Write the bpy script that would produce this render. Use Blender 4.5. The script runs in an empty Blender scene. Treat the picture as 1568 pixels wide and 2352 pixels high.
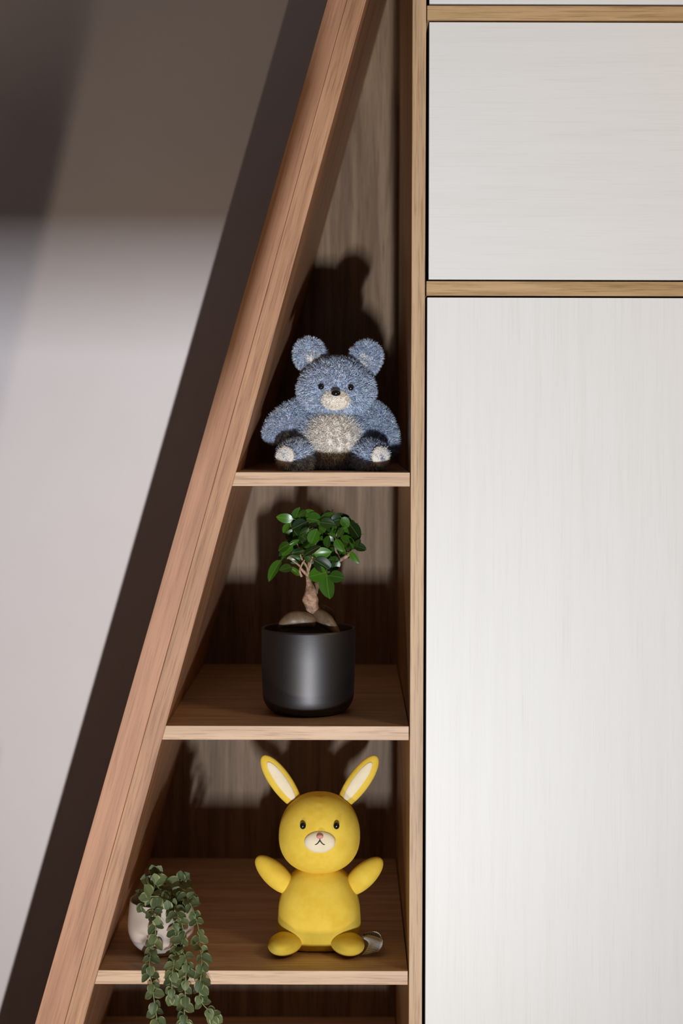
import bpy, bmesh, math, random
import numpy as np
from mathutils import Vector, Matrix, noise
random.seed(7); rng = np.random.default_rng(7)
R = math.radians
SC = bpy.context.scene; COL = SC.collection
K = 0.0006            # metres per photo pixel on the cabinet's front plane
CAMD, CAMZ, CX, CY, F = 2.1, 1.5, 803.0, 980.0, 3500.0
DEP = 0.558           # cabinet depth
def U(x, y, z): return Vector(((x - 3) * K, y * K, CAMZ + z * K))
def P(px, py, Y=0.0):
    s = (CAMD + Y) / CAMD * K
    return Vector(((px - CX) * s, Y, CAMZ - (py - CY) * s))

# ------------------------------------------------------------ camera
cd = bpy.data.cameras.new('camera'); cam = bpy.data.objects.new('camera', cd); COL.objects.link(cam)
cam.location = (0, -CAMD, CAMZ); cam.rotation_euler = (R(90), R(-0.16), 0)
cd.sensor_fit = 'VERTICAL'; cd.sensor_height = 36; cd.lens = 36 * F / 2352
cd.shift_x = -(CX - 784) / 2352; cd.shift_y = -(1176 - CY) / 2352
cd.clip_start = 0.02; cd.dof.use_dof = True; cd.dof.focus_distance = CAMD + 0.03; cd.dof.aperture_fstop = 3.2
SC.camera = cam
# ------------------------------------------------------------ world, lights, exposure
w = bpy.data.worlds.new('world'); SC.world = w; w.use_nodes = True
w.node_tree.nodes['Background'].inputs[0].default_value = (1.0, 0.93, 0.88, 1)
w.node_tree.nodes['Background'].inputs[1].default_value = 0.022
def area(name, loc, x, y, power, col, ydir=(0, 0, 1), normal=(0, 1, 0), spread=180):
    ld = bpy.data.lights.new(name, 'AREA'); ld.shape = 'RECTANGLE'; ld.size = x; ld.size_y = y
    ld.energy = power; ld.color = col; ld.spread = R(spread)
    o = bpy.data.objects.new(name, ld); COL.objects.link(o)
    Z = -Vector(normal).normalized(); Y = Vector(ydir); Y = (Y - Z * Y.dot(Z)).normalized(); X = Y.cross(Z)
    o.matrix_world = Matrix.Translation(loc) @ Matrix((X, Y, Z)).transposed().to_4x4()
    return o
SL = 0.2827
def in_plane(y, z): return U(-328 - 0.217 * y + SL * z, y, z)     # plane through the leaning board's edge and its shadow
LA = in_plane(-5800, -2335)
area('low_window_light', LA, 0.03, 0.23, 21.5, (0.90, 0.945, 1.0), (SL, 0, 1), (-0.06, 1, 0.46), 80)
LB = in_plane(-2250, -2350)
area('upper_wall_fill_light', LB, 0.008, 0.12, 2.5, (1.0, 0.83, 0.62), (SL, 0, 1), (0, 1, 0.65), 100)  # added weak source for the dim upper wall, set in the shadow plane
area('warm_fill_light', (1.5, -1.1, 2.45), 0.5, 0.5, 8.5, (1.0, 0.66, 0.34), (0, 1, 0), (-0.7, 0.8, -0.6))  # added warm fill on the upper doors; no lamp is known there
SC.view_settings.view_transform = 'Standard'; SC.view_settings.look = 'None'
SC.view_settings.exposure = 0.0; SC.view_settings.gamma = 1.0; SC.view_settings.use_curve_mapping = False

# ------------------------------------------------------------ helpers
def mat(name, col, rough=0.5, metal=0.0, spec=0.5, sheen=0.0):
    m = bpy.data.materials.new(name); m.use_nodes = True
    b = m.node_tree.nodes['Principled BSDF']
    b.inputs['Base Color'].default_value = (*col, 1); b.inputs['Roughness'].default_value = rough
    b.inputs['Metallic'].default_value = metal; b.inputs['Specular IOR Level'].default_value = spec
    if sheen: b.inputs['Sheen Weight'].default_value = sheen
    return m
def N(m, t, **kw):
    n = m.node_tree.nodes.new(t)
    for k, v in kw.items(): setattr(n, k, v)
    return n
def L(m, a, b): m.node_tree.links.new(a, b)
def ramp(m, fac, stops):
    r = N(m, 'ShaderNodeValToRGB'); e = r.color_ramp.elements
    while len(e) < len(stops): e.new(0.5)
    for i, (p, c) in enumerate(stops):
        e[i].position = p; e[i].color = (*c, 1) if len(c) == 3 else c
    L(m, fac, r.inputs[0]); return r.outputs[0]
def noisetex(m, scale3, rot=(0, 0, 0), scale=1.0, detail=6, rough=0.6, dist=0.0, loc=(0, 0, 0)):
    tc = N(m, 'ShaderNodeTexCoord')
    m1 = N(m, 'ShaderNodeMapping'); m1.inputs['Rotation'].default_value = rot; m1.inputs['Location'].default_value = loc
    m2 = N(m, 'ShaderNodeMapping'); m2.inputs['Scale'].default_value = scale3
    L(m, tc.outputs['Object'], m1.inputs[0]); L(m, m1.outputs[0], m2.inputs[0])
    n = N(m, 'ShaderNodeTexNoise'); n.inputs['Scale'].default_value = scale; n.inputs['Detail'].default_value = detail
    n.inputs['Roughness'].default_value = rough; n.inputs['Distortion'].default_value = dist
    L(m, m2.outputs[0], n.inputs['Vector']); return n.outputs['Fac']
def mix(m, typ, fac, a, b):
    x = N(m, 'ShaderNodeMix', data_type='RGBA', blend_type=typ)
    if isinstance(fac, float): x.inputs[0].default_value = fac
    else: L(m, fac, x.inputs[0])
    for v, i in ((a, 6), (b, 7)):
        if isinstance(v, tuple): x.inputs[i].default_value = (*v, 1)
        else: L(m, v, x.inputs[i])
    return x.outputs[2]
def bump(m, h, strength, dist=0.001):
    b = N(m, 'ShaderNodeBump'); b.inputs['Strength'].default_value = strength; b.inputs['Distance'].default_value = dist
    L(m, h, b.inputs['Height']); L(m, b.outputs[0], m.node_tree.nodes['Principled BSDF'].inputs['Normal'])
def wood(name, dark, light, axis, lean=0.0, rough=0.45, contrast=1.0, off=0.0, coarse=1.0):
    """grain stretched along axis ('x','y','z'); lean turns it about Y"""
    m = mat(name, light, rough, spec=0.3)
    s = {'x': (3, 60, 60), 'y': (60, 3, 60), 'z': (60, 60, 3)}[axis]
    f = {'x': (14, 420, 420), 'y': (420, 14, 420), 'z': (420, 420, 14)}[axis]
    s = tuple(v * coarse for v in s)
    rot = (0, lean, 0); lo = (off, off * .7, off * .3)
    a = noisetex(m, s, rot, 1.0, 5, 0.55, 0.35, lo)
    b = noisetex(m, f, rot, 1.0, 3, 0.6, 0.0, lo)
    mid = tuple((p + q) / 2 for p, q in zip(dark, light))
    c1 = ramp(m, a, [(0.32, dark), (0.47, mid), (0.62, light)])
    fine = ramp(m, b, [(0.34, (0.62, 0.56, 0.52)), (0.5, (1, 1, 1))])
    c2 = mix(m, 'MULTIPLY', 0.75 * contrast, c1, fine)
    L(m, c2, m.node_tree.nodes['Principled BSDF'].inputs['Base Color'])
    bump(m, b, 0.25, 0.0003)
    return m
def obj(name, bm, m, parent=None, smooth=False, label=None, kind=None, bev=0.0):
    me = bpy.data.meshes.new(name)
    if isinstance(bm, bmesh.types.BMesh):
        if parent is not None:
            base = parent
            off = Vector((0, 0, 0))
            while base is not None: off += base.location; base = base.parent
            bmesh.ops.translate(bm, verts=bm.verts, vec=-off)
        bm.to_mesh(me); bm.free()
    o = bpy.data.objects.new(name, me); COL.objects.link(o)
    if m: me.materials.append(m)
    if parent is not None: o.parent = parent
    if smooth:
        for p in me.polygons: p.use_smooth = True
    if label: o['label'] = label
    if kind: o['kind'] = kind
    if bev:
        b = o.modifiers.new('bevel', 'BEVEL'); b.width = bev; b.segments = 2; b.limit_method = 'ANGLE'
    return o
def thing(name, loc, label, cat, group=None):
    o = bpy.data.objects.new(name, None); COL.objects.link(o); o.location = loc; o.empty_display_size = 0.05
    o['label'] = label; o['category'] = cat
    if group: o['group'] = group
    return o
def box(bm, lo, hi):
    x0, y0, z0 = lo; x1, y1, z1 = hi
    v = [bm.verts.new(p) for p in ((x0,y0,z0),(x1,y0,z0),(x1,y1,z0),(x0,y1,z0),(x0,y0,z1),(x1,y0,z1),(x1,y1,z1),(x0,y1,z1))]
    for f in ((0,3,2,1),(4,5,6,7),(0,1,5,4),(1,2,6,5),(2,3,7,6),(3,0,4,7)): bm.faces.new([v[i] for i in f])
    return bm
def bx(lo, hi): return box(bmesh.new(), lo, hi)
def prism(pts, y0, y1, bm=None):
    """pts: (x,z) outline in counter-clockwise order seen from -Y"""
    bm = bm or bmesh.new()
    a = [bm.verts.new((x, y0, z)) for x, z in pts]; b = [bm.verts.new((x, y1, z)) for x, z in pts]
    bm.faces.new(a); bm.faces.new(b[::-1]); n = len(pts)
    for i in range(n): bm.faces.new((a[i], b[i], b[(i+1) % n], a[(i+1) % n]))
    bmesh.ops.recalc_face_normals(bm, faces=bm.faces); return bm
def lathe(prof, cx, cy, cz, seg=64, warp=None):
    bm = bmesh.new(); rings = []
    for r, z in prof:
        if r < 1e-6: rings.append([bm.verts.new((cx, cy, cz + z))]); continue
        ring = []
        for i in range(seg):
            a = 2 * math.pi * i / seg; p = Vector((r * math.cos(a), r * math.sin(a), z))
            if warp: p = warp(p, a)
            ring.append(bm.verts.new((cx + p.x, cy + p.y, cz + p.z)))
        rings.append(ring)
    for A, B in zip(rings, rings[1:]):
        for i in range(seg):
            j = (i + 1) % seg
            if len(A) == 1 and len(B) == 1: continue
            if len(A) == 1: bm.faces.new((A[0], B[j], B[i]))
            elif len(B) == 1: bm.faces.new((A[i], A[j], B[0]))
            else: bm.faces.new((A[i], A[j], B[j], B[i]))
    bmesh.ops.recalc_face_normals(bm, faces=bm.faces); return bm
def smoothpath(pts, n=6):
    out = []; m = len(pts)
    for i in range(m - 1):
        p0 = pts[max(i-1, 0)]; p1 = pts[i]; p2 = pts[i+1]; p3 = pts[min(i+2, m-1)]
        for k in range(n):
            t = k / n
            out.append(0.5 * ((2*p1) + (p2-p0)*t + (2*p0-5*p1+4*p2-p3)*t*t + (3*p1-p0-3*p2+p3)*t**3))
    out.append(pts[-1]); return out
def tube(pts, rads, seg=10, bm=None, rough=0.0, nscale=60.0):
    bm = bm or bmesh.new(); rings = []; n = len(pts)
    up = Vector((0.13, 0.9, 0.3))
    for i, p in enumerate(pts):
        d = (pts[min(i+1, n-1)] - pts[max(i-1, 0)]).normalized()
        a = d.cross(up).normalized(); b = d.cross(a).normalized()
        r = rads[i] if not isinstance(rads, float) else rads
        ring = []
        for k in range(seg):
            t = 2 * math.pi * k / seg; q = a * math.cos(t) + b * math.sin(t)
            rr = r * (1 + rough * noise.noise((p + q * r) * nscale)) if rough else r
            ring.append(bm.verts.new(p + q * rr))
        rings.append(ring)
    for A, B in zip(rings, rings[1:]):
        for k in range(seg):
            j = (k + 1) % seg; bm.faces.new((A[k], A[j], B[j], B[k]))
    bm.faces.new(rings[0][::-1]); bm.faces.new(rings[-1])
    bmesh.ops.recalc_face_normals(bm, faces=bm.faces); return bm

# ------------------------------------------------------------ materials
M = {}
M['board_lean'] = wood('leaning_board_wood', (0.35, 0.180, 0.100), (0.54, 0.300, 0.172), 'z', lean=-math.atan(0.278), off=0.31)
M['filler'] = wood('filler_board_wood', (0.35, 0.176, 0.102), (0.54, 0.285, 0.172), 'z', lean=-math.atan(0.278), off=3.7, coarse=0.8, contrast=0.6)
M['post'] = wood('upright_oak', (0.43, 0.275, 0.155), (0.60, 0.410, 0.250), 'z', off=1.9)
M['shelf'] = wood('shelf_oak', (0.50, 0.325, 0.205), (0.68, 0.470, 0.312), 'x', off=5.1)
M['rail'] = wood('rail_oak', (0.40, 0.250, 0.118), (0.58, 0.380, 0.200), 'x', off=8.3)
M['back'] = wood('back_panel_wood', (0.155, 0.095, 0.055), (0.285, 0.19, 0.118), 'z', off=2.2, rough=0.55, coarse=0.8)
def door_mat(name, axis, off):
    m = mat(name, (0.82, 0.79, 0.75), 0.42, spec=0.35)
    s = (2.5, 60, 60) if axis == 'x' else (60, 60, 2.5); f = (9, 500, 500) if axis == 'x' else (500, 500, 9)
    a = noisetex(m, s, (0, 0, 0), 1.0, 5, 0.6, 0.6, (off, 0, off)); b = noisetex(m, f, (0, 0, 0), 1.0, 2, 0.6, 0, (off, 0, off))
    c = ramp(m, a, [(0.3, (0.785, 0.778, 0.765)), (0.5, (0.806, 0.802, 0.795)), (0.7, (0.816, 0.812, 0.806))])
    d = ramp(m, b, [(0.30, (0.93, 0.92, 0.91)), (0.46, (1, 1, 1))])
    L(m, mix(m, 'MULTIPLY', 0.6, c, d), m.node_tree.nodes['Principled BSDF'].inputs['Base Color'])
    bump(m, b, 0.12, 0.0002); return m
M['door_h'] = door_mat('door_laminate_level_grain', 'x', 0.4); M['door_v'] = door_mat('door_laminate_upright_grain', 'z', 2.4)
m = M['wall'] = mat('painted_wall', (0.74, 0.70, 0.70), 0.55, spec=0.3)
n1 = noisetex(m, (1, 1, 1), scale=3.0, detail=4); n2 = noisetex(m, (1, 1, 1), scale=260, detail=2)
L(m, ramp(m, n1, [(0.35, (0.865, 0.785, 0.785)), (0.65, (0.895, 0.82, 0.825))]), m.node_tree.nodes['Principled BSDF'].inputs['Base Color'])
bump(m, n2, 0.06, 0.0004)
M['wall_dark'] = mat('taupe_wall_paint', (0.16, 0.13, 0.115), 0.7)
M['ceil'] = mat('ceiling_paint', (0.20, 0.18, 0.165), 0.7)
M['floor'] = wood('floor_wood', (0.07, 0.042, 0.028), (0.13, 0.08, 0.052), 'x', off=4.4)
M['dark'] = mat('carcass_dark', (0.06, 0.045, 0.04), 0.7)

# ------------------------------------------------------------ setting
XL, XR, YF, ZC = -2.3, 2.2, -4.6, 2.56
obj('floor', bx((XL, YF, -0.05), (XR, DEP + 0.05, 0.0)), M['floor'], kind='structure')
obj('ceiling', bx((XL, YF, ZC), (XR, DEP + 0.05, ZC + 0.05)), M['ceil'], kind='structure')
obj('wall_back', bx((XL, DEP, 0.0), (XR, DEP + 0.08, ZC)), M['wall'], kind='structure')
obj('wall_left', bx((XL - 0.08, YF, 0.0), (XL, DEP + 0.08, ZC)), M['wall_dark'], kind='structure')
# unseen slabs added only to shape the shadows on the back wall
def slab(pts, y):
    q = [U(a, y, b) for a, b in pts]; return prism([(p.x, p.z) for p in q], y * K, y * K + 0.03)
e = lambda z: -328 - 0.217 * -2600 + SL * z + 6
obj('shade_slab_1', slab([(-2000, -1010), (e(-1010), -1010), (e(-520), -520), (-2000, -520)], -2600), M['rail'], kind='structure')
obj('shade_slab_2', slab([(-1150, -2495), (-806, -2495), (-568, -1480), (-900, -1480)], -1500), M['rail'], kind='structure')

# ------------------------------------------------------------ leaning shelf unit
outer = lambda y: 749 - 0.2827 * y
seam = lambda y: 794 - 0.2730 * y
inner = lambda y: 838 - 0.2730 * y
def q(px, py): v = P(px, py); return (v.x, v.z)
LO = 3480
PR0, PR1 = 945.0, 977.0         # upright's two edges in photo pixels
unit = thing('leaning_shelf_unit', (P(600, 0).x, 0.0, 0.0), 'tall open oak shelf unit with a leaning left side, holding plants and toys', 'shelf')
ap_i = -(PR0 - 838) / 0.2730; ap_s = -(PR0 - 794) / 0.2730; ap_o = -(PR0 - 749) / 0.2827
obj('side_panel', prism([q(seam(LO), LO), q(inner(LO), LO), q(PR0, ap_i), q(PR0, ap_s)], 0, DEP), M['board_lean'], unit, bev=0.0008, label='reddish oak board leaning to the right')
obj('filler_strip', prism([q(outer(LO), LO), q(seam(LO) - 0.6, LO), q(PR0, ap_s - 2), q(PR0, ap_o)], 0.0012, DEP), M['filler'], unit, bev=0.0008, label='wider reddish board along the outer edge')
obj('upright', prism([q(PR0 - 4, LO), q(PR1 - 6, LO), q(PR1, ap_o), q(PR0, ap_o)], 0, DEP), M['post'], unit, bev=0.0008)
def edge(py): return inner(py)
SHELVES = [1085, 1668, 2230, 2688]
for s in SHELVES:
    zt = P(0, s).z; zb = P(0, s + 32).z
    pr = PR0 - 2
    obj('shelf', prism([q(edge(s + 32), s + 32), q(pr - s * .0015, s + 32), q(pr - s * .0015, s), q(edge(s), s)], 0.0, DEP - 0.012), M['shelf'], unit, bev=0.0006)
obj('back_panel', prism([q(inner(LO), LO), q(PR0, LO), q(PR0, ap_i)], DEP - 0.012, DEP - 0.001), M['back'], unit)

# ------------------------------------------------------------ white fronted cabinet to the right
X0 = P(PR1 + 1, 0).x; X1 = P(983 + 1085, 0).x
cab = thing('wardrobe_cabinet', ((X0 + X1) / 2, 0, 0), 'floor-to-ceiling cabinet with flat off-white doors and oak rails right of the open shelves', 'cabinet')
def zz(py): return P(0, py).z
RAILS = [(12, 45), (645, 678)]
for a, b in RAILS: obj('rail', bx((X0, 0, zz(b)), (X1, DEP, zz(a))), M['rail'], cab, bev=0.0006)
DX0 = P(983, 0).x; DX1 = P(983 + 1080, 0).x
g = 4.0
obj('door', bx((DX0, 0.0, zz(7.5)), (DX1, 0.019, 2.50)), M['door_h'], cab, bev=0.0007, label='topmost off-white door, only its lower edge in view')
obj('door', bx((DX0, 0.0, zz(641)), (DX1, 0.019, zz(50))), M['door_h'], cab, bev=0.0007, label='off-white door with level grain between the two rails')
obj('door', bx((P(980, 0).x, 0.0, 0.08), (DX1, 0.019, zz(682.5))), M['door_v'], cab, bev=0.0007, label='tall off-white door with upright grain below the rails')
bm = bmesh.new(); box(bm, (X0, DEP - 0.012, 0.0), (X1, DEP - 0.002, 2.52))
box(bm, (X1, 0, 0), (X1 + 0.019, DEP - 0.002, 2.52)); box(bm, (X0, 0.02, 0), (X1, DEP - 0.012, 0.019)); box(bm, (X0, 0, 2.503), (X1, DEP - 0.012, 2.52))
obj('carcass', bm, M['rail'], cab); obj('kickboard', bx((X0, 0.03, 0.019), (X1, 0.045, 0.075)), M['rail'], cab)

Z1, Z2, Z3 = zz(1085), zz(1668), zz(2230)
# ------------------------------------------------------------ soft toys
def ell(center, rad, rot=(0, 0, 0), taper=0.0, bend=0.0, sub=4, squash=None, box=1.0):
    """returns f(dirs)->(pos,normal) for a tapered ellipsoid"""
    from mathutils import Euler
    Rm = np.array(Euler(rot).to_matrix()); c = np.array(center); r = np.array(rad)
    def f(d):
        n = d / r; e_ = np.sign(d) * np.abs(d) ** box; p = e_ / (np.sum(np.abs(e_) ** (2 / box), 1, keepdims=True) ** (box / 2)) * r
        k = 1 + taper * d[:, 2:3]
        p = p * np.concatenate([k, k, np.ones_like(k)], 1)
        n[:, 2] -= taper * (d[:, 0] ** 2 + d[:, 1] ** 2) / r[2]
        if bend: p[:, 0] += bend * d[:, 2] ** 2 * r[2]
        n /= np.linalg.norm(n, axis=1, keepdims=True)
        p = p @ Rm.T + c; n = n @ Rm.T
        if squash is not None: p[:, 2] = np.maximum(p[:, 2], squash)
        return p, n
    return f
def ico(sub):
    bm = bmesh.new(); bmesh.ops.create_icosphere(bm, subdivisions=sub, radius=1)
    v = np.array([x.co[:] for x in bm.verts]); fcs = [[q.index for q in fc.verts] for fc in bm.faces]; bm.free(); return v, fcs
ICO = {s: ico(s) for s in (3, 4, 5)}
def part(name, f, m, parent, sub=4, fur=0, flen=0.0082, fw=0.00045, label=None, deform=None, grav=0.35):
    v, fc = ICO[sub]; p, n = f(v.copy())
    if deform: p = deform(p, n)
    off = Vector((0, 0, 0)); b = parent
    while b is not None: off += b.location; b = b.parent
    off = np.array(off)
    V = [p - off]; faces = list(fc); shade = [np.full(len(p), 0.5)]
    if fur:
        d = rng.normal(size=(fur, 3)); d /= np.linalg.norm(d, axis=1, keepdims=True)
        bp, bn = f(d)
        j = rng.normal(size=(fur, 3)) * 0.42
        # clumps: blades lean with a low-frequency field so that the pile parts into locks
        cl = np.stack([np.sin(bp @ np.array(a) * 420 + ph) for a, ph in (((1, .7, .2), 0), ((.3, 1, .8), 2), ((.9, -.4, 1), 4))], 1) * 0.45
        dr = bn + j + cl + np.array([0, 0, -grav]); dr /= np.linalg.norm(dr, axis=1, keepdims=True)
        ln = flen * rng.uniform(0.55, 1.15, (fur, 1))
        side = np.cross(dr, rng.normal(size=(fur, 3))); side /= np.linalg.norm(side, axis=1, keepdims=True)
        side *= fw * rng.uniform(.7, 1.3, (fur, 1))
        dr2 = dr + rng.normal(size=(fur, 3)) * 0.5; dr2 /= np.linalg.norm(dr2, axis=1, keepdims=True)
        b0 = bp - bn * 0.0008; mid = b0 + dr * ln * .55; tip = mid + dr2 * ln * .45
        q5 = np.stack([b0 - side, b0 + side, mid - side * .8, mid + side * .8, tip], 1) - off
        s = len(p); V.append(q5.reshape(-1, 3)); shade.append(np.repeat(rng.uniform(0, 1, fur), 5))
        idx = s + np.arange(fur) * 5
        q4 = np.stack([idx, idx + 1, idx + 3, idx + 2], 1).tolist(); t3 = np.stack([idx + 2, idx + 3, idx + 4], 1).tolist()
        faces += q4 + t3
    me = bpy.data.meshes.new(name); me.from_pydata(np.concatenate(V).tolist(), [], faces)
    at = me.attributes.new('tone', 'FLOAT', 'POINT'); at.data.foreach_set('value', np.concatenate(shade).astype(np.float32))
    me.polygons.foreach_set('use_smooth', [True] * len(me.polygons)); me.materials.append(m)
    o = bpy.data.objects.new(name, me); COL.objects.link(o); o.parent = parent
    if label: o['label'] = label
    return o
def furmat(name, a, b, c):
    m = mat(name, b, 0.75, spec=0.15, sheen=0.25)
    at = N(m, 'ShaderNodeAttribute', attribute_name='tone')
    L(m, ramp(m, at.outputs['Fac'], [(0.05, a), (0.5, b), (0.95, c)]), m.node_tree.nodes['Principled BSDF'].inputs['Base Color'])
    return m
M['blue'] = furmat('blue_pile', (0.24, 0.31, 0.45), (0.50, 0.61, 0.80), (0.90, 0.94, 1.0))
M['cream'] = furmat('cream_pile', (0.70, 0.61, 0.52), (0.90, 0.83, 0.75), (1.0, 0.97, 0.92))
M['bead'] = mat('black_bead', (0.008, 0.008, 0.009), 0.12)
def S(px, Y): return px * K * (CAMD + Y) / CAMD

bear = thing('teddy_bear', (P(765, 1085, .12).x, 0.12, Z1), 'fluffy pale blue soft toy bear with a cream belly sitting on the top shelf', 'soft toy')
Y = 0.125
def E(px, py, Y, rx, ry, rz, **k): return ell(tuple(P(px, py, Y)), (S(rx, Y), S(ry, Y), S(rz, Y)), **k)
part('body', E(765, 1003, Y, 96, 80, 84, taper=-0.12, squash=Z1 + .001), M['blue'], bear, fur=36000)
part('head', E(772, 893, Y - .01, 86, 74, 70, taper=-0.08), M['blue'], bear, fur=36000, flen=0.0075)
for px, py, a in ((713, 818, -.45), (838, 824, .45)):
    er = part('ear', E(px, py, Y, 34, 15, 40, rot=(0, a, 0)), M['blue'], bear, fur=12000, flen=0.0075)
    part('inner_ear', E(px + (3 if a < 0 else -3), py + 6, Y - .008, 18, 5, 22, rot=(0, a, 0)), M['cream'], er, sub=3, fur=1500, flen=0.003, label='cream inner ear')
part('belly_patch', E(765, 1006, Y - .018, 72, 66, 64), M['cream'], bear, fur=20000, flen=0.0075, label='round cream belly patch')
part('muzzle', E(771, 916, Y - .050, 33, 25, 24), M['cream'], bear, fur=5000, flen=0.004, label='cream muzzle')
part('nose', E(771, 903, Y - .0700, 11, 7, 7), M['bead'], bear, sub=3, label='black oval nose')
for px, py in ((737, 888), (805, 890)): part('eye', E(px, py, Y - .0565, 7, 5, 7.4), M['bead'], bear, sub=3)
part('arm', E(658, 968, Y - .01, 31, 30, 60, rot=(0, .85, 0), taper=.0), M['blue'], bear, fur=18000)
part('arm', E(876, 985, Y - .01, 29, 30, 62, rot=(0, -.40, 0)), M['blue'], bear, fur=18000)
for px, a in ((684, .42), (846, -.42)):
    lg = part('leg', ell((P(px, 0, Y - .045).x, Y - .045, Z1 + .0205), (S(35, .08), .043, .0225), rot=(0, 0, -a), squash=Z1 + .0005), M['blue'], bear, fur=9000, grav=0.0)
    d = Vector((-math.sin(a), -math.cos(a), 0)) * .041
    part('foot_pad', ell((P(px, 0, Y - .045).x + d.x, Y - .045 + d.y, Z1 + .0215), (.0135, .0045, .0135), rot=(0, 0, -a)), M['cream'], lg, sub=3, fur=1200, flen=.003, label='cream foot pad')

# yellow toy
def velour(name, col, dk):
    m = mat(name, col, 0.8, spec=0.12, sheen=0.35)
    b = m.node_tree.nodes['Principled BSDF']; b.inputs['Sheen Tint'].default_value = (*[min(1, c * 1.2) for c in col], 1)
    a = noisetex(m, (1, 1, 1), scale=38, detail=4); f = noisetex(m, (1, 1, 1), scale=1500, detail=2)
    L(m, ramp(m, a, [(0.35, dk), (0.62, col)]), b.inputs['Base Color']); bump(m, f, 0.3, 0.0004); return m
M['yellow'] = velour('yellow_velour', (0.86, 0.62, 0.085), (0.78, 0.53, 0.055))
M['ivory'] = velour('ivory_velour', (0.90, 0.80, 0.60), (0.84, 0.73, 0.52))
M['thread'] = mat('dark_thread', (0.02, 0.013, 0.01), 0.6)
M['pink'] = mat('pink_felt', (0.70, 0.28, 0.27), 0.8)
rab = thing('toy_rabbit', (P(737, 0, .11).x, 0.11, Z3), 'smooth yellow soft toy rabbit with raised arms standing on the third shelf', 'soft toy')
Y = 0.115; hc = P(737, 0, Y).x
def groove(p, n):
    g = np.exp(-((p[:, 0] - hc) / 0.0011) ** 2) * (n[:, 1] < 0.3); return p - n * (g * 0.0012)[:, None]
part('body', E(736, 2090, Y, 94, 78, 106, taper=-0.15, squash=Z3 + .002, box=.78), M['yellow'], rab, sub=5, deform=groove)
part('head', E(736, 1911, Y - .004, 93, 80, 91, taper=-0.06, box=.90), M['yellow'], rab, sub=5, deform=groove)
for s, px, py in ((-1, 648, 1797), (1, 824, 1797)):
    a = .62 * s
    er = part('ear', E(px, py, Y + .004, 25, 12, 74, rot=(0, a, 0), taper=.05), M['yellow'], rab)
    part('inner_ear', E(px, py - 2, Y - .0015, 13.5, 5, 54, rot=(0, a, 0)), M['ivory'], er, label='ivory inner ear')
for s, px, py in ((-1, 634, 2009), (1, 837, 2012)):
    ar = part('arm', E(px, py, Y - .006, 27, 26, 58, rot=(0, s * .82, 0), taper=-.05), M['yellow'], rab)
for s, px in ((-1, 657), (1, 801)):
    x = P(px, 0, .055).x
    ft = part('foot', ell((x, .068, Z3 + .0145), (S(38, .06), .034, .0145), rot=(0, 0, s * .25), squash=Z3 + .0005), M['yellow'], rab)
part('muzzle', E(737, 1934, Y - .0530, 36, 15, 25), M['ivory'], rab, label='ivory muzzle')
part('nose', E(737, 1922, Y - .0625, 8, 3.5, 5), M['pink'], rab, sub=3, label='small pink nose')
for px in (698, 775): part('eye', E(px, 1897, Y - .0515, 7, 5, 8), M['bead'], rab, sub=3)
bm = bmesh.new()
for s in (-1, 1):
    pts = [P(737 + s * t * 17, 1931 + 9 * math.sin(t * math.pi * .85), Y - .0632 + .0045 * t * t) for t in [i / 8 for i in range(9)]]
    tube(pts, 0.0007, 6, bm)
tube([P(737, 1922, Y - .0630), P(737, 1932, Y - .0636)], 0.0007, 6, bm)
obj('stitched_mouth', bm, M['thread'], rab, True, label='dark stitched mouth')
# care tags
m = M['tag'] = mat('tag_ribbon', (0.85, 0.83, 0.83), 0.6)
tc = N(m, 'ShaderNodeUVMap'); wv = N(m, 'ShaderNodeTexWave', bands_direction='Y'); wv.inputs['Scale'].default_value = 4.2; wv.inputs['Distortion'].default_value = 0
L(m, tc.outputs[0], wv.inputs['Vector'])
nz = N(m, 'ShaderNodeTexNoise'); nz.inputs['Scale'].default_value = 40; L(m, tc.outputs[0], nz.inputs['Vector'])
lines = mix(m, 'MIX', ramp(m, wv.outputs['Fac'], [(0.45, (0, 0, 0)), (0.6, (1, 1, 1))]), (0.85, 0.83, 0.83), ramp(m, nz.outputs['Fac'], [(0.4, (0.16, 0.15, 0.15)), (0.6, (0.5, 0.48, 0.48))]))
sx = N(m, 'ShaderNodeSeparateXYZ'); L(m, tc.outputs[0], sx.inputs[0])
inb = N(m, 'ShaderNodeMath', operation='COMPARE'); inb.inputs[1].default_value = 0.5; inb.inputs[2].default_value = 0.36; L(m, sx.outputs[0], inb.inputs[0])
L(m, mix(m, 'MIX', inb.outputs[0], (0.88, 0.86, 0.86), lines), m.node_tree.nodes['Principled BSDF'].inputs['Base Color'])
def tagstrip(A, B, bulge, wdir, width, name):
    bm = bmesh.new(); uv = bm.loops.layers.uv.new('UVMap'); n = 12; rows = []
    for i in range(n + 1):
        t = i / n; c = A.lerp(B, t) + Vector(bulge) * math.sin(t * math.pi) * 1.0
        wv_ = Vector(wdir) * width * (0.75 + .5 * t)
        rows.append([bm.verts.new(c + wv_ * k) for k in (-.5, 0, .5)])
    for i in range(n):
        for k in range(2):
            fc = bm.faces.new((rows[i][k], rows[i][k+1], rows[i+1][k+1], rows[i+1][k]))
            for lp, (u, v) in zip(fc.loops, ((k/2, i/n), ((k+1)/2, i/n), ((k+1)/2, (i+1)/n), (k/2, (i+1)/n))): lp[uv].uv = (u, v)
    o = obj(name, bm, M['tag'], rab, True, label='printed white care tag'); s = o.modifiers.new('solid', 'SOLIDIFY'); s.thickness = 0.0004
tagstrip(P(838, 2150, .09), P(853, 2190, .055), (.012, 0, .004), Vector((.85, .1, .15)).normalized(), .020, 'care_tag')
tagstrip(P(838, 2150, .11), P(884, 2172, .08), (.006, 0, .0075), Vector((.2, .3, -.8)).normalized(), .013, 'care_tag')

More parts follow.
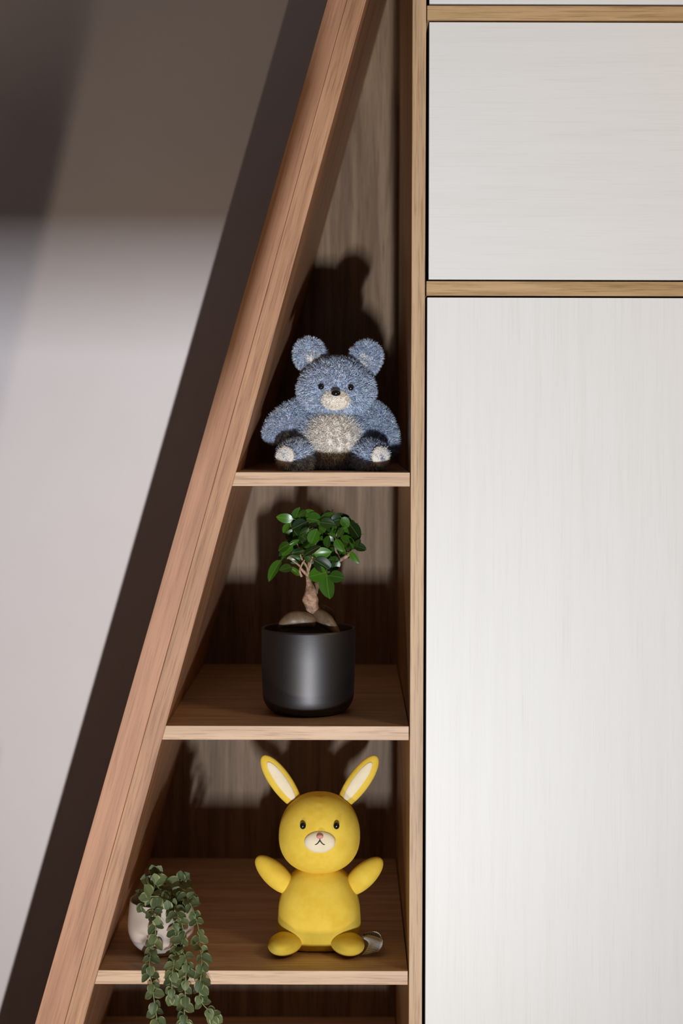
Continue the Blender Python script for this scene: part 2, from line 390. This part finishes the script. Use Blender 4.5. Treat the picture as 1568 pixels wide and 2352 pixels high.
# ------------------------------------------------------------ leaves
def leaf_mesh(name, m, wid, fold, curl, tip=0.0, n=9, notch=0.0):
    """leaf of length 1 along +X, blade in XY, normal +Z"""
    bm = bmesh.new(); rows = []
    for i in range(n + 1):
        t = i / n
        w_ = wid * (math.sin(math.pi * min(1, t ** (0.85 - tip * .3))) ** 0.62) if 0 < t < 1 else 0.0
        if tip > .05 and 0 < t < 1: w_ = wid * 2.4 * t ** .55 * (1 - t) ** .75
        x = t; zc = -curl * t * t
        rows.append([bm.verts.new((x, w_ * k, zc + abs(k) * w_ * fold - .25 * curl * abs(k) ** 2 * w_)) for k in (-1, -.5, 0, .5, 1)] if w_ > 0 else [bm.verts.new((x, 0, zc))])
    for A, B in zip(rows, rows[1:]):
        if len(A) == 1:
            for k in range(4): bm.faces.new((A[0], B[k+1], B[k])[::-1])
        elif len(B) == 1:
            for k in range(4): bm.faces.new((A[k], A[k+1], B[0])[::-1])
        else:
            for k in range(4): bm.faces.new((A[k], A[k+1], B[k+1], B[k])[::-1])
    # petiole
    a = [bm.verts.new((-.16, y, z)) for y, z in ((-.02, 0), (.02, 0), (0, -.03))]; b = [bm.verts.new((.12, y, z)) for y, z in ((-.02, -.005), (.02, -.005), (0, -.03))]
    for k in range(3): bm.faces.new((a[k], a[(k+1) % 3], b[(k+1) % 3], b[k]))
    me = bpy.data.meshes.new(name); bm.to_mesh(me); bm.free(); me.materials.append(m)
    for p in me.polygons: p.use_smooth = True
    return me
def leafmat(name, c, dk, rough, trans=0.15, rim=None):
    m = mat(name, c, rough, spec=0.5); b = m.node_tree.nodes['Principled BSDF']
    oi = N(m, 'ShaderNodeObjectInfo')
    col = ramp(m, oi.outputs['Random'], [(0.0, dk), (0.55, tuple((p + q) / 2 for p, q in zip(dk, c))), (1.0, c)])
    tc = N(m, 'ShaderNodeTexCoord'); sp = N(m, 'ShaderNodeSeparateXYZ'); L(m, tc.outputs['Object'], sp.inputs[0])
    ab = N(m, 'ShaderNodeMath', operation='ABSOLUTE'); L(m, sp.outputs['Y'], ab.inputs[0])
    vein = ramp(m, ab.outputs[0], [(0.0, (1, 1, 1)), (0.03, (0, 0, 0))])
    col = mix(m, 'MIX', vein, col, mix(m, 'MIX', 0.22, col, (0.35, 0.45, 0.15)))
    if rim:
        e_ = ramp(m, ab.outputs[0], [(rim[0], (0, 0, 0)), (rim[0] + .06, (1, 1, 1))]); col = mix(m, 'MIX', e_, col, mix(m, 'MIX', 0.5, col, rim[1]))
    L(m, col, b.inputs['Base Color'])
    b.inputs['Subsurface Weight'].default_value = 0.0
    t = N(m, 'ShaderNodeBsdfTranslucent'); L(m, col, t.inputs[0]); ms = N(m, 'ShaderNodeMixShader'); ms.inputs[0].default_value = trans
    out = m.node_tree.nodes['Material Output']; L(m, b.outputs[0], ms.inputs[1]); L(m, t.outputs[0], ms.inputs[2]); L(m, ms.outputs[0], out.inputs[0])
    return m
M['ficus'] = leafmat('ficus_leaf', (0.055, 0.175, 0.010), (0.006, 0.022, 0.004), 0.30, 0.12)
M['trail'] = leafmat('trailing_leaf', (0.165, 0.205, 0.085), (0.065, 0.100, 0.042), 0.55, 0.12, rim=(0.30, (0.5, 0.55, 0.25)))
def put_leaf(me, base, d, nrm, length, parent):
    d = Vector(d).normalized(); nrm = Vector(nrm); nrm = (nrm - d * nrm.dot(d)).normalized(); y = nrm.cross(d)
    o = bpy.data.objects.new('leaf', me); COL.objects.link(o); o.parent = parent
    mtx = Matrix((d, y, nrm)).transposed().to_4x4() @ Matrix.Scale(length, 4)
    mtx.translation = Vector(base) - parent.location; o.matrix_local = mtx
    return o

# ------------------------------------------------------------ bonsai in black pot
PX, PY_ = P(709.5, 0, .11).x, .11
bon = thing('potted_bonsai', (PX, PY_, Z2), 'small ficus bonsai with bulging roots in a matte black pot on the middle shelf', 'potted plant')
R0, H0 = S(108, .11), 0.122
prof = [(0, 0), (.040, 0), (.046, .0008)]
for i in range(1, 9):
    t = i / 8 * math.pi / 2; prof.append((.046 + (R0 - .048) * math.sin(t), .0008 + .027 * (1 - math.cos(t))))
prof += [(R0 - .0012, .045), (R0 - .0004, .08), (R0, H0 - .003), (R0 - .0006, H0 - .0006), (R0 - .0018, H0), (R0 - .0032, H0 - .0006), (R0 - .0040, H0 - .003), (R0 - .006, .05), (R0 - .02, .02), (0, .018)]
m = M['blackpot'] = mat('brushed_black_metal', (0.10, 0.096, 0.098), 0.50, metal=1.0, spec=0.5)
f = noisetex(m, (60, 60, 900), scale=1.0, detail=3); bump(m, f, 0.25, 0.0002)
obj('pot', lathe(prof, PX, PY_, Z2, 96), M['blackpot'], bon, True, label='matte black pot')
m = M['soil'] = mat('dark_soil', (0.02, 0.014, 0.010), 0.95); bump(m, noisetex(m, (1, 1, 1), scale=300), 1.0, 0.003)
obj('soil', lathe([(R0 - .006, H0 - .016), (R0 * .6, H0 - .011), (R0 * .3, H0 - .008), (0, H0 - .008)], PX, PY_, Z2, 40), M['soil'], bon, True)
m = M['bark'] = mat('ficus_bark', (0.34, 0.21, 0.14), 0.55)
a = noisetex(m, (1, 1, 1), scale=150, detail=6, rough=.7); b_ = noisetex(m, (1, 1, .3), scale=420, detail=3)
L(m, ramp(m, a, [(0.35, (0.20, 0.115, 0.070)), (0.5, (0.40, 0.24, 0.155)), (0.66, (0.56, 0.38, 0.27))]), m.node_tree.nodes['Principled BSDF'].inputs['Base Color']); bump(m, a, 0.9, 0.002)
m = M['root'] = mat('ficus_root', (0.22, 0.15, 0.10), 0.42)
a = noisetex(m, (1, 1, 1), scale=45, detail=6, rough=.6)
L(m, ramp(m, a, [(0.35, (0.10, 0.062, 0.036)), (0.62, (0.22, 0.145, 0.085))]), m.node_tree.nodes['Principled BSDF'].inputs['Base Color']); bump(m, noisetex(m, (1, 1, 1), scale=220, detail=4), 0.35, 0.001)
def C1(u, v, Y): return P(590 + u / 5.807, 1150 + v / 5.807, Y)
def T(pts, rads, m, name, par, rough=0.15, seg=14, n=6, label=None, ns=90):
    p = smoothpath([C1(*x) for x in pts], n); rr = smoothpath([Vector((r, 0, 0)) for r in rads], n)
    return obj(name, tube(p, [max(.0004, r.x * .001) for r in rr], seg, None, rough, ns), m, par, True, label=label)
# roots (radius in mm)
T([(330, 1700, .085), (370, 1640, .085), (480, 1590, .085), (620, 1590, .088), (740, 1610, .090), (800, 1600, .095)], [4, 8.5, 11.5, 11.8, 10, 4], M['root'], 'root', bon, .08, 18, label='fat potato-like root lying to the left')
T([(760, 1470, .098), (830, 1530, .092), (920, 1600, .086), (1010, 1690, .082), (1100, 1790, .080)], [5, 9.5, 11, 8.5, 4], M['root'], 'root', bon, .08, 18, label='thick root slanting down to the right')
T([(850, 1440, .115), (930, 1480, .125), (990, 1590, .130), (1010, 1700, .130)], [6, 8, 8, 5], M['root'], 'root', bon, .08, 14)
trunk = T([(790, 1510, .096), (740, 1420, .096), (725, 1300, .097), (725, 1200, .098), (700, 1110, .100), (690, 1010, .102), (690, 900, .104), (700, 820, .106)], [7, 10.2, 10.2, 8.2, 4.8, 3.6, 2.8, 1.6], M['bark'], 'trunk', bon, .28, 20, 8)
T([(770, 1230, .100), (800, 1130, .108), (830, 1060, .114), (900, 940, .118), (1010, 830, .112), (1110, 790, .104), (1200, 740, .098), (1280, 670, .094)], [6, 4.2, 3.2, 3, 3, 3, 2.6, 1.2], M['bark'], 'branch', trunk, .3, 10)
T([(690, 1000, .102), (620, 940, .098), (590, 900, .096), (560, 860, .094), (450, 780, .092)], [3, 2.2, 1.7, 1.4, .9], M['bark'], 'branch', trunk, .2, 8)
T([(600, 1010, .100), (575, 930, .094), (610, 840, .092), (640, 790, .092)], [2, 1.4, 1.3, .9], M['bark'], 'branch', trunk, .2, 8)
T([(690, 920, .104), (650, 850, .098), (600, 770, .098), (560, 640, .10), (500, 450, .11)], [2, 1.5, 1.3, 1.1, .7], M['bark'], 'branch', trunk, .2, 8)
T([(700, 900, .104), (730, 800, .104), (780, 600, .11), (820, 400, .115), (800, 280, .115)], [2, 1.6, 1.4, 1.1, .7], M['bark'], 'branch', trunk, .2, 8)
T([(1110, 790, .104), (1050, 640, .10), (1060, 480, .10), (1100, 350, .105)], [2, 1.4, 1.1, .7], M['bark'], 'branch', trunk, .2, 8)
fic = [leaf_mesh('ficus_leaf_a', M['ficus'], .34, .28, .18), leaf_mesh('ficus_leaf_b', M['ficus'], .30, .12, .30), leaf_mesh('ficus_leaf_c', M['ficus'], .39, .15, .10), leaf_mesh('ficus_leaf_d', M['ficus'], .24, .35, .25)]
# centre u, v, length, direction of the tip in degrees (0 right, 90 up), shape, depth offset
FL = [(375,240,200,175,1,0),(385,370,130,230,0,0),(530,190,190,75,0,0),(565,330,200,205,2,-1),(740,250,230,170,2,0),(620,165,130,30,1,0),(930,205,190,35,3,0),(940,300,190,-5,0,-1),(1110,250,240,15,0,0),(1180,290,150,-50,2,-1),(1310,400,240,-50,0,0),(760,480,200,70,2,-2),(640,410,140,220,0,-1),(750,395,110,20,1,-2),(570,500,240,120,2,0),(350,620,200,205,1,-1),(400,660,190,215,1,-1),(730,660,230,38,3,-3),(560,680,170,15,3,-2),(340,740,130,110,0,0),(230,920,290,232,3,-1),(390,905,160,190,2,-2),(510,940,170,135,3,-1),(810,985,250,195,2,-2),(890,865,270,-30,0,-2),(1070,1015,190,-8,2,-3),(940,1150,320,-88,0,-1),(1030,785,130,170,0,-2),(1055,860,140,-100,2,-2),(1230,560,260,-20,0,-1),(1380,620,160,-15,0,0),(1300,760,170,-55,3,-1),(1100,600,180,-60,0,-1),(940,550,160,80,2,-1),(1120,430,120,60,0,-2),(1010,450,110,150,1,-2),(700,760,210,160,0,0),(880,700,210,5,0,-1),(460,600,210,215,0,0),(820,350,200,-30,2,1),(1000,380,190,20,0,1),(1200,430,200,10,2,1),(680,560,220,190,2,1),(860,460,160,100,0,1),(500,780,180,185,0,0),(620,860,150,170,3,1),(780,860,200,20,2,1),(1010,680,160,-20,0,0),(1140,680,130,140,3,-1),(1230,640,90,60,3,-2),(1270,600,90,110,3,-2),(1350,560,110,70,0,-1),(440,430,140,200,3,1),(500,560,130,25,3,-2),(960,820,150,160,2,0),(1150,500,180,-80,2,0),(900,250,160,120,0,1),(1060,220,150,160,2,1)]
for u, v, ln, an, sh, dz in FL:
    l = ln / 5.807 * K * 1.17; an = R(an)
    tilt = random.uniform(-.45, .45)
    d = Vector((math.cos(an) * math.cos(tilt), math.sin(tilt), math.sin(an) * math.cos(tilt)))
    c = C1(u, v, .105 + dz * .010 + random.uniform(-.006, .006)); b0 = c - d * l * .5
    nr = Vector((random.uniform(-.55, .55), -1, random.uniform(-.2, .9)))
    put_leaf(fic[sh], b0, d, nr, l, bon)
for i in range(80):
    while True:
        u = random.uniform(380, 1330); v = random.uniform(180, 820)
        if ((u - 850) / 480) ** 2 + ((v - 480) / 340) ** 2 < 1: break
    an = R(random.uniform(0, 360)); l = random.uniform(150, 240) / 5.807 * K
    d = Vector((math.cos(an), random.uniform(-.5, .5), math.sin(an))).normalized()
    c = C1(u, v, .105 + random.uniform(0, .045))
    put_leaf(random.choice(fic), c - d * l * .5, d, Vector((random.uniform(-.8, .8), -1, random.uniform(-.3, 1.2))), l, bon)

# ------------------------------------------------------------ trailing plant in pale pot
TX, TY = P(373, 0, .077).x, .077
tr = thing('potted_trailing_plant', (TX, TY, Z3), 'grey-green trailing plant spilling from a glossy pinkish white pot beside the leaning board', 'potted plant')
RW = S(76.5, .077); HW = 0.0745
prof = [(0, 0), (.022, 0), (.027, .0015)]
for t, r in ((.05, .62), (.10, .73), (.18, .84), (.28, .93), (.4, .985), (.52, 1.0), (.65, .99), (.8, .965), (.92, .94), (.975, .93)): prof.append((RW * r, .0015 + HW * t))
prof += [(RW * .925, HW + .0008), (RW * .905, HW + .0012), (RW * .885, HW + .0004), (RW * .875, HW - .003), (RW * .89, HW * .6), (RW * .7, HW * .2), (0, HW * .15)]
dents = [(-2.05, .44, -.0045, .20, .07), (-2.15, .25, -.0042, .22, .06), (-1.85, .34, .0045, .22, .09), (-1.57, .42, .004, .18, .20), (-1.25, .34, .004, .22, .09), (-1.05, .44, -.0045, .20, .07), (-1.95, .66, .002, .3, .12), (-1.15, .66, .002, .3, .12)]
def warp(p, a):
    if a > math.pi: a -= 2 * math.pi
    if p.length < RW * .7: return p
    t = p.z / HW; g = 0
    for da, dt, amp, sa, st in dents:
        g += 1.5 * amp * math.exp(-((a - da) / sa) ** 2 - ((t - dt) / st) ** 2)
    r = math.hypot(p.x, p.y); k = 1 + g / max(r, .01); return Vector((p.x * k, p.y * k, p.z))
prof2 = []
for (r0, z0), (r1, z1) in zip(prof, prof[1:]):
    for k in range(3): prof2.append((r0 + (r1 - r0) * k / 3, z0 + (z1 - z0) * k / 3))
prof2.append(prof[-1])
M['glaze'] = mat('pinkish_white_glaze', (0.56, 0.48, 0.43), 0.14, spec=0.5)
obj('pot', lathe(prof2, TX, TY, Z3, 96, warp), M['glaze'], tr, True, label='glossy pinkish white pot with moulded face-like dents')
obj('soil', lathe([(RW * .89, HW - .014), (RW * .4, HW - .010), (0, HW - .010)], TX, TY, Z3, 32), M['soil'], tr, True)
def C2(u, v, Y): return P(260 + u / 6.0, 1960 + v / 6.0, Y)
M['stem'] = mat('green_stem', (0.16, 0.20, 0.07), 0.5)
tl = [leaf_mesh('trail_leaf_a', M['trail'], .42, .22, .22, .2, 7), leaf_mesh('trail_leaf_b', M['trail'], .40, .35, .35, .3, 7), leaf_mesh('trail_leaf_c', M['trail'], .46, .12, .15, .3, 7)]
STEMS = [
 [(660,680,.075),(600,760,.045),(575,850,.018),(600,1040,.016),(590,1230,.012),(540,1360,.004),(520,1500,-.004),(520,1640,-.010),(550,1800,-.012),(575,1960,-.012),(600,2120,-.012),(620,2260,-.012),(625,2400,-.012)],
 [(740,640,.070),(745,720,.040),(810,840,.018),(860,1000,.016),(880,1140,.013),(890,1280,.006),(870,1420,-.004),(850,1560,-.010),(830,1700,-.014),(830,1840,-.014),(835,1960,-.014)],
 [(820,640,.070),(880,800,.022),(960,960,.014),(985,1130,.010),(950,1300,.000),(1020,1440,-.008),(1030,1580,-.014),(1020,1720,-.016),(1010,1860,-.016),(1015,2000,-.016),(1000,2120,-.016),(1005,2240,-.016),(1010,2330,-.016)],
 [(900,640,.080),(1000,600,.055),(1050,650,.034),(1110,760,.026),(1150,880,.020),(1185,1000,.016),(1205,1140,.010),(1215,1270,.004),(1235,1420,-.006),(1240,1560,-.012),(1230,1700,-.014),(1215,1830,-.014),(1215,1960,-.014),(1255,2080,-.014),(1330,2160,-.014),(1400,2240,-.014)],
 [(640,700,.085),(600,560,.080),(590,430,.078),(600,300,.076)],
 [(760,700,.085),(680,560,.068),(640,480,.060),(600,420,.058)],
 [(830,680,.090),(860,560,.085),(930,430,.082),(960,370,.080)],
 [(880,680,.082),(960,580,.065),(1010,540,.058),(1060,620,.040)],
 [(700,720,.080),(560,620,.060),(480,640,.050),(450,700,.044)],
 [(740,680,.075),(690,640,.050),(640,600,.042),(520,600,.040)],
]
for si, st in enumerate(STEMS):
    pts = smoothpath([C2(*s) for s in st], 5)
    obj('stem', tube(pts, 0.0008, 6), M['stem'], tr, True)
    acc = 0; gap = .0102; side = si % 2; skip = .018 if si < 4 else .012
    dist = 0
    for i in range(1, len(pts)):
        seg = (pts[i] - pts[i-1]).length; dist += seg; acc += seg
        if dist < skip: continue
        if acc > gap:
            acc = 0; side = 1 - side; dd = (pts[i] - pts[i-1]).normalized()
            base_a = 0 if side else math.pi / 2
            base_a += random.uniform(-.45, .45)
            lx = dd.cross(Vector((0, 1, 0))).normalized() if abs(dd.y) < .9 else Vector((1, 0, 0)); ly = dd.cross(lx).normalized()
            for k in (0, math.pi):
                a = base_a + k
                out = lx * math.cos(a) + ly * math.sin(a)
                if out.y > .5 and si < 4: out.y *= .15; out.x += random.choice((-.7, .7))
                out.normalize()
                if out.y < -.8: out = Vector((out.x + random.uniform(-.5, .5), out.y * .6, -.45))
                ln = random.uniform(.0115, .0168) * (1.35 if si > 3 else 1.0)
                down = Vector((0, 0, -1)) if dist > .03 else Vector((0, 0, .3))
                d = (out + down * random.uniform(.05, .55) + dd * .15).normalized()
                nr = (Vector((0, -1, .75)) + dd * -.4 + Vector((random.uniform(-.4, .4), 0, random.uniform(-.3, .3))))
                put_leaf(random.choice(tl), pts[i], d, nr, ln, tr)
    d = (pts[-1] - pts[-3]).normalized()
    for k in (-1, 1): put_leaf(tl[2], pts[-1], (d + Vector((k * .5, -.2, 0))), Vector((k * .3, -1, .5)), .016, tr)
